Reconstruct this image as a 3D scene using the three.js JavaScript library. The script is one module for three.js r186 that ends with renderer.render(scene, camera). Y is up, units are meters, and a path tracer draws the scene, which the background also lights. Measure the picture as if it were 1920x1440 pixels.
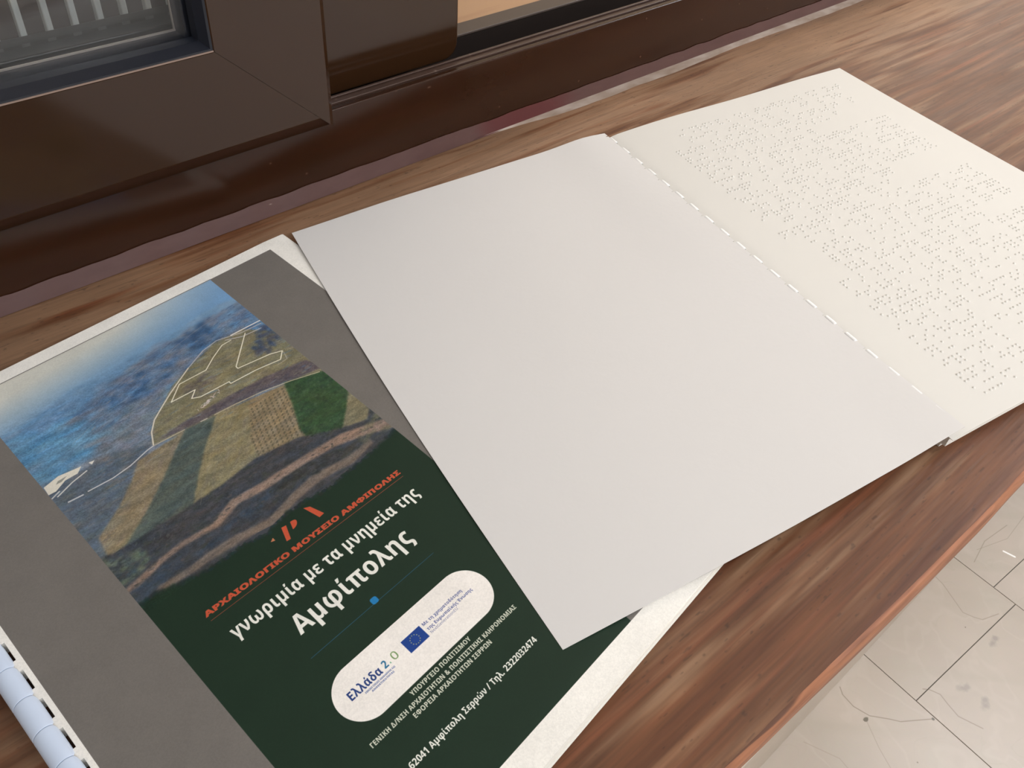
import * as THREE from 'three';
import { RoundedBoxGeometry } from 'three/addons/geometries/RoundedBoxGeometry.js';
import { mergeGeometries, toCreasedNormals } from 'three/addons/utils/BufferGeometryUtils.js';
import { RectAreaLightUniformsLib } from 'three/addons/lights/RectAreaLightUniformsLib.js';

// ------------------------------------------------------------------ camera, light, exposure
const scene = new THREE.Scene();
const F = 1660.5;
const camera = new THREE.PerspectiveCamera(2 * Math.atan(720 / F) * 180 / Math.PI, 1920 / 1440, 0.02, 30);
camera.position.set(0, 0.2931, 0);
camera.rotation.set(-0.7557, -0.7879, 0.0813, 'YXZ');
const renderer = new THREE.WebGLRenderer({ antialias: true });
renderer.toneMapping = THREE.LinearToneMapping;
renderer.toneMappingExposure = 1.07;
renderer.shadowMap.enabled = true;
RectAreaLightUniformsLib.init();
scene.background = new THREE.Color(0.02, 0.02, 0.022);

// lamps: [x, z, width, depth, intensity, colour] in the ceiling of the hall, then the booth
const LAMPS = [
  [1.35, 2.3, 1.2, 0.6, 16, 0xeef4ff],
  [-0.35, 2.1, 1.2, 0.6, 17, 0xeef4ff],
  [2.9, 0.55, 0.6, 1.2, 13, 0xeef4ff],
];
const SPOT = { at: [1.15, 0.75], aim: [0.74, 0, 0.08], I: 4.6, col: 0xfff6ea };   // spot added out of view, brightens the right side of the ledge
const BOOTH_LAMP = [1.7, -1.3, 1.8, 0.4, 2.6, 0xfff3e6];
const CEIL = 1.85, FLOOR = -0.98;

// ------------------------------------------------------------------ helpers
let seed = 7;
const rnd = () => { seed = (seed + 0x6d2b79f5) | 0; let t = Math.imul(seed ^ (seed >>> 15), 1 | seed); t = (t + Math.imul(t ^ (t >>> 7), 61 | t)) ^ t; return ((t ^ (t >>> 14)) >>> 0) / 4294967296; };
const lerp = (a, b, t) => a + (b - a) * t, clamp = (v, a = 0, b = 1) => Math.min(b, Math.max(a, v));
const sm = (a, b, v) => { const t = clamp((v - a) / (b - a)); return t * t * (3 - 2 * t); };
const hash = (x, y, s) => { let h = Math.imul(x, 374761393) + Math.imul(y, 668265263) + Math.imul(s, 2147483647 - 19); h = Math.imul(h ^ (h >>> 13), 1274126177); return ((h ^ (h >>> 16)) >>> 0) / 4294967296; };
function noise(x, y, s = 0) {
  const xi = Math.floor(x), yi = Math.floor(y), fx = x - xi, fy = y - yi, u = fx * fx * (3 - 2 * fx), v = fy * fy * (3 - 2 * fy);
  return lerp(lerp(hash(xi, yi, s), hash(xi + 1, yi, s), u), lerp(hash(xi, yi + 1, s), hash(xi + 1, yi + 1, s), u), v);
}
const fbm = (x, y, s = 0, o = 4) => { let a = 0, w = 0.5, t = 0; for (let i = 0; i < o; i++) { a += w * noise(x, y, s + i * 17); t += w; x *= 2.03; y *= 2.03; w *= 0.5; } return a / t; };
const names = new Map();
const numbered = (n) => { const k = names.get(n) ?? 0; names.set(n, k + 1); return k ? n + '_' + String(k).padStart(3, '0') : n; };
function obj(name, geo, mat, parent = scene) {
  if (Array.isArray(geo)) geo = geo.length > 1 ? mergeGeometries(geo.map((g) => (g.index ? g.toNonIndexed() : g))) : geo[0];
  const m = new THREE.Mesh(geo, mat); m.name = parent === scene ? numbered(name) : name;
  if (parent !== scene) { let k = 0; while (parent.children.some((c) => c.name === m.name)) m.name = name + '_' + String(++k).padStart(3, '0'); }
  m.castShadow = m.receiveShadow = true; parent.add(m); return m;
}
function thing(name, label, category, pos = [0, 0, 0]) {
  const g = new THREE.Group(); g.name = numbered(name); g.position.set(...pos); scene.add(g);
  if (label) g.userData.label = label; if (category) g.userData.category = category; return g;
}
const structure = (o, label) => { o.userData.kind = 'structure'; if (label) o.userData.label = label; return o; };
const box = (x0, x1, y0, y1, z0, z1, r = 0) => {
  const w = x1 - x0, h = y1 - y0, d = z1 - z0;
  const g = r ? new RoundedBoxGeometry(w, h, d, 2, r) : new THREE.BoxGeometry(w, h, d);
  g.translate((x0 + x1) / 2, (y0 + y1) / 2, (z0 + z1) / 2); return worldUV(g);
};
function worldUV(g) {                                   // uv in metres from the dominant axis
  if (g.index) g = g.toNonIndexed();
  const p = g.attributes.position, n = g.attributes.normal, uv = new Float32Array(p.count * 2);
  for (let i = 0; i < p.count; i++) {
    const ax = Math.abs(n.getX(i)), ay = Math.abs(n.getY(i)), az = Math.abs(n.getZ(i));
    if (ay >= ax && ay >= az) { uv[2 * i] = p.getX(i); uv[2 * i + 1] = -p.getZ(i); }
    else if (az >= ax) { uv[2 * i] = p.getX(i); uv[2 * i + 1] = p.getY(i); }
    else { uv[2 * i] = p.getZ(i); uv[2 * i + 1] = p.getY(i); }
  }
  g.setAttribute('uv', new THREE.BufferAttribute(uv, 2)); return g;
}
// A sheet with thickness over a grid of parameters; skip(i, j) leaves a hole through it.
function slab(us, vs, fn, th, { skip = () => false, uv = null, drop = null } = {}) {
  const nu = us.length, nv = vs.length, P = [], N = [], T = [], pos = [], I = [];
  const top = [], bot = [];
  for (let j = 0; j < nv; j++) for (let i = 0; i < nu; i++) {
    const a = fn(us[i], vs[j]); top.push(a); bot.push([a[0], drop ? drop(us[i], vs[j], a) : a[1] - th, a[2]]);
  }
  const quads = { t: [], b: [], w: [] }, id = (i, j) => j * nu + i, off = (i, j) => i < 0 || j < 0 || i >= nu - 1 || j >= nv - 1 || skip(i, j);
  const uvOf = (i, j) => (uv ? uv(us[i], vs[j]) : [us[i], vs[j]]);
  const vert = (p, t) => { P.push(...p); T.push(...t); return P.length / 3 - 1; };
  const idx = [];
  const tv = top.map((p, k) => vert(p, uvOf(k % nu, (k / nu) | 0))), bv = bot.map((p, k) => vert(p, uvOf(k % nu, (k / nu) | 0)));
  for (let j = 0; j < nv - 1; j++) for (let i = 0; i < nu - 1; i++) {
    if (skip(i, j)) continue;
    const a = id(i, j), b = id(i + 1, j), c = id(i + 1, j + 1), d = id(i, j + 1);
    idx.push(tv[a], tv[d], tv[b], tv[b], tv[d], tv[c]); idx.push(bv[a], bv[b], bv[d], bv[b], bv[c], bv[d]);
    for (const [di, dj, e, f] of [[0, -1, [i + 1, j], [i, j]], [1, 0, [i + 1, j + 1], [i + 1, j]], [0, 1, [i, j + 1], [i + 1, j + 1]], [-1, 0, [i, j], [i, j + 1]]]) {
      if (!off(i + di, j + dj)) continue;
      const e0 = id(...e), f0 = id(...f), q = [top[e0], bot[e0], bot[f0], top[f0]], tt = [uvOf(...e), uvOf(...e), uvOf(...f), uvOf(...f)];
      const k = q.map((p, m) => vert(p, tt[m])); idx.push(k[0], k[2], k[1], k[0], k[3], k[2]);
    }
  }
  const g = new THREE.BufferGeometry();
  g.setAttribute('position', new THREE.Float32BufferAttribute(P, 3)); g.setAttribute('uv', new THREE.Float32BufferAttribute(T, 2)); g.setIndex(idx);
  g.computeVertexNormals(); return g;
}
const lin = (a, b, n) => Array.from({ length: n + 1 }, (_, i) => a + (b - a) * i / n);
// A prism between two matching outlines (each a list of [x, y, z]); flat shaded.
function loft(A, B, crease = 0.5) {
  const P = [], n = A.length, t = (a, b, c) => P.push(...a, ...b, ...c);
  for (let i = 0; i < n; i++) { const j = (i + 1) % n; t(A[i], A[j], B[j]); t(A[i], B[j], B[i]); }
  const cap = (Q, flip) => { const c = [0, 1, 2].map((k) => Q.reduce((s, p) => s + p[k], 0) / n); for (let i = 0; i < n; i++) { const a = Q[i], b = Q[(i + 1) % n]; flip ? t(c, b, a) : t(c, a, b); } };
  cap(A, true); cap(B, false);
  const g = new THREE.BufferGeometry(); g.setAttribute('position', new THREE.Float32BufferAttribute(P, 3)); g.computeVertexNormals();
  // outward check by signed volume
  let v = 0; for (let i = 0; i < P.length; i += 9) { const [a, b, c, d, e, f, h, k, l] = P.slice(i, i + 9); v += a * (e * l - f * k) - b * (d * l - f * h) + c * (d * k - e * h); }
  if (v < 0) { for (let i = 0; i < P.length; i += 9) for (let k = 0; k < 3; k++) { const s = P[i + 3 + k]; P[i + 3 + k] = P[i + 6 + k]; P[i + 6 + k] = s; } g.setAttribute('position', new THREE.Float32BufferAttribute(P, 3)); g.computeVertexNormals(); }
  return worldUV(g);
}
function dataTex(w, h, fn, srgb = true) {
  const d = new Uint8Array(w * h * 4);
  for (let y = 0; y < h; y++) for (let x = 0; x < w; x++) { const c = fn(x / w, y / h), o = (y * w + x) * 4; for (let k = 0; k < 3; k++) d[o + k] = clamp(c[k], 0, 255); d[o + 3] = 255; }
  const t = new THREE.DataTexture(d, w, h); t.magFilter = THREE.LinearFilter; t.minFilter = THREE.LinearMipmapLinearFilter; t.wrapS = t.wrapT = THREE.MirroredRepeatWrapping;
  if (srgb) t.colorSpace = THREE.SRGBColorSpace; t.needsUpdate = true; return t;
}
const mix3 = (a, b, t) => [lerp(a[0], b[0], t), lerp(a[1], b[1], t), lerp(a[2], b[2], t)];
const std = (o) => new THREE.MeshStandardMaterial(o), phys = (o) => new THREE.MeshPhysicalMaterial(o);

// ------------------------------------------------------------------ materials
const WX = 1.2, WZ = 0.42;                                // metres that the ledge's wood picture covers
function woodPixel(u, v) {                                // u along the grain, v across, both in metres
  const warp = (fbm(u * 2.2, v * 9, 3, 3) - 0.5) * 0.02, w = v + warp;
  const band = fbm(u * 1.1, w * 34, 11, 3), streak = fbm(u * 5, w * 210, 23, 3), fine = fbm(u * 26, w * 1100, 31, 2);
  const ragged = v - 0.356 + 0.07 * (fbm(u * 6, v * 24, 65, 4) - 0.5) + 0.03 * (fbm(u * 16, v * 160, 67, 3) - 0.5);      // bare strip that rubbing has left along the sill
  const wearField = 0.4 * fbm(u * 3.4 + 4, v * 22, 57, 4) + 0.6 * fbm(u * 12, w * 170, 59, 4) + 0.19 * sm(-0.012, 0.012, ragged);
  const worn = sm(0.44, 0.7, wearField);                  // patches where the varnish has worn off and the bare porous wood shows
  let c = mix3([88, 52, 29], [120, 78, 50], clamp(0.15 + 1.1 * (band - 0.25)));
  c = mix3(c, [82, 44, 24], clamp((streak - 0.5) * 3) * 0.8);
  c = mix3(c, [140, 82, 54], clamp((0.45 - streak) * 3) * 0.65);
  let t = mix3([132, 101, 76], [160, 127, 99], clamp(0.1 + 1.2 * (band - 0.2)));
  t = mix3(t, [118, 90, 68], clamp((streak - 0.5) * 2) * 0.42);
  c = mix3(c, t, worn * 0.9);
  const grain = 1 + 0.34 * (fine - 0.5) + 0.16 * (fbm(u * 40, w * 300, 37, 3) - 0.5), blot = 1 + 0.2 * (fbm(u * 14, v * 22, 39, 3) - 0.5);
  c = c.map((k) => k * lerp(grain, 1, 0.45 * worn) * blot); c = mix3(c, c.map((k) => k * 0.74), clamp((fine - 0.62) * 4) * 0.7);
  const pore = noise(u * 150, v * 900, 71) * noise(u * 420, v * 1500, 73);
  if (pore > 0.6) c = c.map((k) => k * (1 - 0.3 * sm(0.6, 0.74, pore) * (0.6 + 0.1 * worn)));
  return c;
}
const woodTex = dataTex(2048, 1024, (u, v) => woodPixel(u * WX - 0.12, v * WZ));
const woodRough = dataTex(512, 256, (u, v) => { const k = 128 + 36 * fbm(u * 20, v * 50, 5, 3); return [k, k, k]; }, false);
const woodBump = dataTex(2048, 1024, (u, v) => { const k = 255 * (0.6 * fbm((u * WX) * 22, v * WZ * 900, 31, 2) + 0.4 * noise(u * WX * 150, v * WZ * 900, 71)); return [k, k, k]; }, false);
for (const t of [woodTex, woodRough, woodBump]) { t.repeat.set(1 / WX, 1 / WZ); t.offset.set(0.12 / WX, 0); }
const M = {};
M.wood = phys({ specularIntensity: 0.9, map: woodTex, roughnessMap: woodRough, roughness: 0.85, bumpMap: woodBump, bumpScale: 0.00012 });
const edgeTex = dataTex(1024, 64, (u, v) => { const s = fbm(u * 60, v * 9, 5, 4), b = fbm(u * 9, v * 3, 8, 3); let c = mix3([164, 108, 76], [124, 78, 54], clamp((s - 0.3) * 2)); if (b > 0.68) c = mix3(c, [92, 58, 40], sm(0.68, 0.74, b)); return c; });
edgeTex.repeat.set(1 / 1.4, 1 / 0.04);
M.woodEdge = std({ map: edgeTex, roughness: 0.6 });
const innerTex = dataTex(512, 512, (u, v) => { const s = fbm(u * 8, v * 90, 15, 4), b = fbm(u * 3, v * 12, 18, 3); return mix3(mix3([205, 165, 128], [184, 144, 108], b), [160, 120, 90], clamp((s - 0.5) * 2)); });
M.innerWood = std({ map: innerTex, roughness: 0.5 });
M.brown = phys({ color: new THREE.Color(0.034, 0.0145, 0.006), roughness: 0.13, specularIntensity: 1.0 });
const fasciaTex = dataTex(1024, 64, (u, v) => { const b = fbm(u * 30, v * 6, 41, 4); let c = mix3([46, 26, 15], [55, 31, 18], b); if (noise(u * 700, v * 60, 43) > 0.985) c = [96, 72, 60]; return c; });
fasciaTex.repeat.set(1 / 1.2, 1 / 0.06);
M.fascia = phys({ map: fasciaTex, roughness: 0.17, specularIntensity: 0.8 });
M.railWorn = std({ map: dataTex(1024, 64, (u, v) => { const b = fbm(u * 60, v * 5, 61, 4), s = noise(u * 900, v * 14, 63); let c = mix3([62, 44, 36], [84, 64, 54], b); if (s > 0.93) c = mix3(c, [168, 150, 138], sm(0.93, 0.99, s) * 0.8); return c; }), roughness: 0.3 });
M.railWorn.map.repeat.set(1 / 1.1, 1 / 0.05);
M.oldPaint = std({ map: dataTex(1024, 32, (u, v) => { const x = u * 1.4 - 0.1, b = fbm(u * 70, v * 3, 47, 4); let c = mix3([112, 76, 70], [126, 90, 83], b); c = mix3(c, [118, 50, 48], 0.85 * sm(0.36, 0.385, x + 0.012 * (b - 0.5)) * (1 - sm(0.425, 0.47, x + 0.02 * (b - 0.5)))); if (noise(u * 420, v * 5, 49) > 0.985) c = [190, 170, 160]; return c; }), roughness: 0.42 });
M.oldPaint.map.repeat.set(1 / 1.4, 1 / 0.02); M.oldPaint.map.offset.set(0.1 / 1.4, 0);
M.caulk = std({ map: dataTex(512, 32, (u, v) => { const b = fbm(u * 60, v * 4, 87, 4); return mix3([172, 156, 144], [140, 120, 104], clamp((b - 0.3) * 1.8)); }), roughness: 0.7 });
M.rubber = std({ color: new THREE.Color(0.009, 0.011, 0.018), roughness: 0.38 });
M.alu = std({ color: new THREE.Color(0.42, 0.38, 0.34), roughness: 0.4, metalness: 0.6 });
M.glass = phys({ color: 0xffffff, transmission: 1, thickness: 0, roughness: 0.01, ior: 1.42, specularIntensity: 0.75, attenuationColor: new THREE.Color(0.9, 0.97, 0.93) });
M.whiteWire = std({ color: new THREE.Color(0.6, 0.66, 0.63), roughness: 0.4 });
M.wallPaint = std({ color: new THREE.Color(0.72, 0.68, 0.61), roughness: 0.85 });
M.boothPaint = std({ color: new THREE.Color(0.68, 0.63, 0.56), roughness: 0.85 });
M.ceiling = std({ color: new THREE.Color(0.8, 0.79, 0.76), roughness: 0.9 });
const paperFibre = dataTex(512, 512, (u, v) => { const k = 128 + 90 * (fbm(u * 60, v * 60, 5, 4) - 0.5); return [k, k, k]; }, false);
const fib = (r) => { const t = paperFibre.clone(); t.wrapS = t.wrapT = THREE.MirroredRepeatWrapping; t.repeat.set(r, r); t.needsUpdate = true; return t; };
M.paper = std({ color: new THREE.Color(0.705, 0.682, 0.656), roughness: 0.75, bumpMap: fib(2), bumpScale: 0.00015 });
M.braillePaper = std({ color: new THREE.Color(0.72, 0.697, 0.645), roughness: 0.7 });
M.pageStack = std({ color: new THREE.Color(0.86, 0.82, 0.74), roughness: 0.8 });
M.comb = phys({ color: new THREE.Color(0.66, 0.76, 0.92), roughness: 0.35 });
M.combWhite = phys({ color: new THREE.Color(0.93, 0.92, 0.9), roughness: 0.25 });

// floor marble: one picture 1.6 m x 1.6 m laid over the tiles, tinted per tile
const FW = 1.6, FX = 0.35, FZ = -0.5, FN = 2048;
function marble() {
  const c = document.createElement('canvas'); c.width = c.height = FN; const x = c.getContext('2d'), im = x.createImageData(FN, FN);
  for (let j = 0; j < FN; j++) for (let i = 0; i < FN; i++) {
    const u = i / FN * FW, v = j / FN * FW, a = fbm(u * 5 + v * 2, v * 4 - u * 2, 101, 4), b = fbm(u * 22 + v * 9, v * 20, 111, 3);
    const vein = Math.abs(fbm(u * 7 + v * 5 + b * 0.6, v * 6 - u * 3, 131, 4) - 0.5), vein2 = Math.abs(fbm(u * 13 - v * 3, v * 13 + u * 7 + b * 0.8, 141, 3) - 0.5);
    let col = mix3([172, 160, 147], [187, 173, 159], clamp(0.5 + 1.6 * (a - 0.5)));
    col = mix3(col, [178, 172, 157], clamp((b - 0.55) * 2) * 0.4);
    col = mix3(col, [168, 158, 140], (1 - sm(0, 0.006, vein)) * 0.22); col = mix3(col, [224, 216, 206], (1 - sm(0, 0.06, vein2)) * 0.07);
    const gx = u * 0.7 + v * 0.75, gz = v * 0.7 - u * 0.75, st = fbm(gx * 3 + b * 0.3, gz * 26, 151, 3); col = mix3(col, [168, 158, 142], clamp((st - 0.55) * 3) * 0.4);
    const o = (j * FN + i) * 4; im.data[o] = col[0]; im.data[o + 1] = col[1]; im.data[o + 2] = col[2]; im.data[o + 3] = 255;
  }
  x.putImageData(im, 0, 0);
  const px = (X, Z) => [(X - FX) / FW * FN, (Z - FZ) / FW * FN], line = (pts, w, s) => { x.strokeStyle = s; x.lineWidth = w; x.lineCap = x.lineJoin = 'round'; x.beginPath(); pts.forEach((p, i) => (i ? x.lineTo(...px(...p)) : x.moveTo(...px(...p)))); x.stroke(); };
  line([[0.9, -0.114], [0.892, -0.104], [0.888, -0.082], [0.894, -0.057], [0.913, -0.034], [0.923, -0.02], [0.965, 0.01]], 1.6, 'rgba(120,108,90,.75)');
  line([[1.0, -0.025], [1.007, -0.018], [1.013, -0.002], [1.007, 0.014], [1.001, 0.035], [1.012, 0.07]], 1.8, 'rgba(130,118,100,.7)');
  line([[1.215, -0.12], [1.211, -0.104], [1.184, -0.052], [1.19, -0.035], [1.197, -0.023], [1.23, -0.01]], 1.8, 'rgba(145,132,114,.7)');
  line([[0.884, -0.057], [0.86, -0.02], [0.84, 0.02], [0.85, 0.06], [0.82, 0.1]], 1.5, 'rgba(140,128,110,.5)');
  line([[0.78, -0.1], [0.8, -0.05], [0.79, 0.0], [0.81, 0.05]], 1.4, 'rgba(140,128,110,.45)');
  line([[1.3, -0.09], [1.36, -0.1], [1.43, -0.09]], 1.5, 'rgba(130,118,100,.6)'); line([[1.33, -0.1], [1.4, -0.075], [1.5, -0.08]], 1.2, 'rgba(130,118,100,.5)');
  for (const [X, Z, r] of [[1.051, 0.016, 14], [1.058, 0.02, 9], [1.051, 0.055, 14], [1.06, 0.05, 8], [1.167, 0.01, 9], [1.18, 0.008, 6]]) {
    for (let k = 0; k < 40; k++) { const a = rnd() * 6.28, d = rnd() * r; x.fillStyle = 'rgba(150,144,130,.10)'; x.beginPath(); const [p, q] = px(X, Z); x.ellipse(p + Math.cos(a) * d, q + Math.sin(a) * d * 0.6, 3 + rnd() * 4, 2 + rnd() * 3, a, 0, 7); x.fill(); }
  }
  const spot = (X, Z, r, s) => { x.fillStyle = s; x.beginPath(); const [p, q] = px(X, Z); for (let k = 0; k < 8; k++) { const a = k / 8 * 6.283, d = r * (0.6 + 0.6 * rnd()); x.lineTo(p + d * Math.cos(a), q + d * 0.75 * Math.sin(a)); } x.fill(); };
  spot(0.884, -0.057, 7, 'rgb(104,96,78)'); spot(0.966, 0.011, 4, 'rgb(98,90,74)'); spot(0.885, 0.03, 1.5, 'rgb(110,100,84)'); spot(1.16, -0.035, 2, 'rgb(120,110,94)');
  line([[1.366, -0.066], [1.37, -0.047]], 5, 'rgb(244,240,234)');
  const t = new THREE.CanvasTexture(c); t.colorSpace = THREE.SRGBColorSpace; t.wrapS = t.wrapT = THREE.MirroredRepeatWrapping; t.repeat.set(1 / FW, 1 / FW); t.offset.set(-FX / FW, 1 + FZ / FW); return t;
}
const marbleTex = marble();
M.tiles = [[1, 1, 1], [0.97, 0.965, 0.95], [1.0, 0.985, 0.965]].map((c) => std({ map: marbleTex, color: new THREE.Color(...c), roughness: 0.33 }));
M.grout = std({ color: new THREE.Color(0.26, 0.235, 0.2), roughness: 0.95 });
M.skirting = std({ map: marbleTex, color: new THREE.Color(0.92, 0.9, 0.87), roughness: 0.4 });

// ------------------------------------------------------------------ room shell
{
  const fl = structure(thing('floor'), 'pale veined stone tile floor of the hall in front of the ledge');
  obj('screed', box(-2.2, 3.8, FLOOR - 0.12, FLOOR - 0.003, -2.6, 3.2), M.grout, fl);
  const a = 0.075, ex = [Math.cos(a), Math.sin(a)], ez = [-Math.sin(a), Math.cos(a)], S = 0.3, gap = 0.0008;
  const O = [0.973, -0.022], shapes = new Map();
  for (let i = -8; i < 8; i++) {
    const shift = i === 0 ? 0 : i === 1 ? -0.042 : i === -1 ? 0.17 : (i & 1) * 0.15 + (hash(i, 3, 9) - 0.5) * 0.04 + 0.13;
    for (let j = -3; j < 10; j++) {
      const x0 = i * S, z0 = j * S + shift, c = [x0 + S / 2, z0 + S / 2], X = O[0] + c[0] * ex[0] + c[1] * ez[0], Z = O[1] + c[0] * ex[1] + c[1] * ez[1];
      if (Z < -0.3 || Z > 2.9 || X < -1.8 || X > 3.4) continue;
      const h = S / 2 - gap, q = [[-h, -h], [h, -h], [h, h], [-h, h]].map(([p, r]) => [X + p * ex[0] + r * ez[0], Z + p * ex[1] + r * ez[1]]);
      const y = FLOOR + (hash(i, j, 4) - 0.5) * 0.0006;
      const g = loft(q.map(([p, r]) => [p, FLOOR - 0.01, r]), q.map(([p, r]) => [p, y, r]));
      obj('tile', g, M.tiles[(hash(i, j, 2) * 3) | 0], fl);
    }
  }
  structure(obj('ceiling', box(-2.2, 3.8, CEIL, CEIL + 0.12, -2.6, 3.2), M.ceiling), 'white ceiling of the hall');
  structure(obj('wall_left', box(-2.2, -2.06, FLOOR, CEIL, -2.46, 3.06), M.wallPaint), 'painted left wall of the hall');
  structure(obj('wall_right', box(3.66, 3.8, FLOOR, CEIL, -2.46, 3.06), M.wallPaint), 'painted right wall of the hall');
  structure(obj('wall_near', box(-2.2, 3.8, FLOOR, CEIL, 3.06, 3.2), M.wallPaint), 'painted wall of the hall facing the window');
  structure(obj('wall_far', box(-2.2, 3.8, FLOOR, CEIL, -2.6, -2.46), M.boothPaint), 'painted wall at the far side of the booth');
  structure(obj('wall_front', box(-2.06, 3.66, FLOOR, -0.0168, -1.0, -0.13), M.wallPaint), 'low wall carrying the wooden ledge and window');
  structure(obj('wall_front_left', box(-2.06, -0.64, -0.0166, CEIL, -0.5, -0.42), M.wallPaint), 'wall beside the sliding window, left');
  structure(obj('wall_front_right', box(2.24, 3.66, -0.0166, CEIL, -0.5, -0.42), M.wallPaint), 'wall beside the sliding window, right');
  structure(obj('wall_front_top', box(-0.64, 2.24, 1.06, CEIL, -0.5, -0.42), M.wallPaint), 'wall above the sliding window');
  structure(obj('baseboard_front', box(-2.06, 3.66, FLOOR + 0.0006, FLOOR + 0.15, -0.13, -0.12, 0.002), M.skirting), 'stone skirting at the foot of the low wall');
}
for (const [k, L] of [...LAMPS, BOOTH_LAMP].entries()) {
  const [x, z, w, d, I, col] = L, t = thing('ceiling_light', ['rectangular ceiling light panel nearest the middle of the hall', 'rectangular ceiling light panel by the near wall', 'rectangular ceiling light panel by the right wall', 'narrow ceiling light panel inside the booth'][k], 'light', [x, CEIL, z]);
  obj('frame', box(-w / 2 - 0.02, w / 2 + 0.02, -0.03, -0.0005, -d / 2 - 0.02, d / 2 + 0.02, 0.004), M.ceiling, t);
  obj('diffuser', box(-w / 2, w / 2, -0.034, -0.0305, -d / 2, d / 2), std({ color: 0xffffff, emissive: new THREE.Color(col), emissiveIntensity: 2.2, roughness: 0.6 }), t);
  const l = new THREE.RectAreaLight(col, I, w, d); l.position.set(0, -0.037, 0); l.rotation.x = -Math.PI / 2; t.add(l);
}

{
  const t = thing('added_spotlight', 'unseen round ceiling spot added to brighten the right side of the ledge', 'light', [SPOT.at[0], CEIL, SPOT.at[1]]);
  obj('rim', new THREE.TorusGeometry(0.055, 0.008, 8, 32).rotateX(Math.PI / 2).translate(0, -0.009, 0), M.ceiling, t);
  obj('lens', new THREE.CylinderGeometry(0.05, 0.05, 0.006, 32).translate(0, -0.0045, 0), std({ color: 0xffffff, emissive: new THREE.Color(SPOT.col), emissiveIntensity: 3 }), t);
  const l = new THREE.SpotLight(SPOT.col, SPOT.I, 0, 0.38, 1, 2); l.position.set(0, -0.03, 0); l.target.position.set(SPOT.aim[0] - SPOT.at[0], SPOT.aim[1] - CEIL, SPOT.aim[2] - SPOT.at[1]);
  l.castShadow = true; l.shadow.radius = 2.5; t.add(l); l.add(l.target); l.target.position.y += 0.03;
}

{
  const w = structure(thing('added_window_4'), 'unseen glowing panel added on the right wall of the booth for sheen on the ledge');  // added out of view: glowing pane and light that give the wood its sheen
  const x = 3.655, y0 = 0.35, y1 = 1.5, z0 = -2.2, z1 = -0.75, col = 0xffeedd;
  obj('pane', box(x - 0.012, x - 0.004, y0, y1, z0, z1), std({ color: 0xffffff, emissive: new THREE.Color(col), emissiveIntensity: 1.6, roughness: 0.6 }), w);
  obj('frame', [box(x - 0.03, x, y0 - 0.06, y0 - 0.001, z0 - 0.06, z1 + 0.06), box(x - 0.03, x, y1 + 0.001, y1 + 0.06, z0 - 0.06, z1 + 0.06), box(x - 0.03, x, y0, y1, z0 - 0.06, z0 - 0.001), box(x - 0.03, x, y0, y1, z1 + 0.001, z1 + 0.06)], M.brown, w);
  const l = new THREE.RectAreaLight(col, 1.3, z1 - z0, y1 - y0); l.position.set(x - 0.016, (y0 + y1) / 2, (z0 + z1) / 2); l.rotation.y = Math.PI / 2; w.add(l);
}

// ------------------------------------------------------------------ wooden ledge
const frontZ = (x) => -0.0282 - 0.0053 * Math.pow((0.39 - clamp(x, 0.02, 0.39)) / 0.226, 2) + 0.0006 * (noise(x * 30, 3, 5) - 0.5);
{
  const L = thing('counter_ledge', 'long worn brown wooden ledge board below the sliding window carrying the books', 'ledge');
  const xs = lin(-0.64, 2.0, 240), ts = [0, 0.25, 0.5, 0.75, 0.9, 0.97, 1];
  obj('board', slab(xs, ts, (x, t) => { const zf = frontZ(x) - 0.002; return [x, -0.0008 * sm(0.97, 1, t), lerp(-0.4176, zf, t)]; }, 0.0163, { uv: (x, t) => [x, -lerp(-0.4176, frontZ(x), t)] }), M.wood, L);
  // worn nosing with chips along its upper edge
  const A = [];
  const prof = (x) => { const z = frontZ(x), c = 0.0016 * Math.max(0, noise(x * 55, 1, 91) - 0.55) * 2; return [[x, -0.0165, z - 0.0025], [x, -0.0165, z - 0.001], [x, -0.015, z], [x, -0.005, z + 0.0001], [x, -0.0018 - c, z - 0.0006 - c], [x, -0.0007 - c * 0.4, z - 0.0021]]; };
  const P = [], n = 6; const xe = lin(-0.64, 2.0, 420);
  const idx = [], uv = []; xe.forEach((x) => prof(x).forEach((p, k) => { P.push(...p); uv.push(p[0], [0, 0.002, 0.005, 0.03, 0.036, 0.04][k]); }));
  for (let i = 0; i < xe.length - 1; i++) for (let k = 0; k < n - 1; k++) { const a = i * n + k, b = a + 1, c = a + n, d = c + 1; idx.push(a, c, b, b, c, d); }
  let g = new THREE.BufferGeometry(); g.setAttribute('position', new THREE.Float32BufferAttribute(P, 3)); g.setAttribute('uv', new THREE.Float32BufferAttribute(uv, 2)); g.setIndex(idx); g = toCreasedNormals(g, 0.7);
  const e = obj('front_edge', g, M.woodEdge, L); e.userData.label = 'paler orange worn front edge';
}

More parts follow.
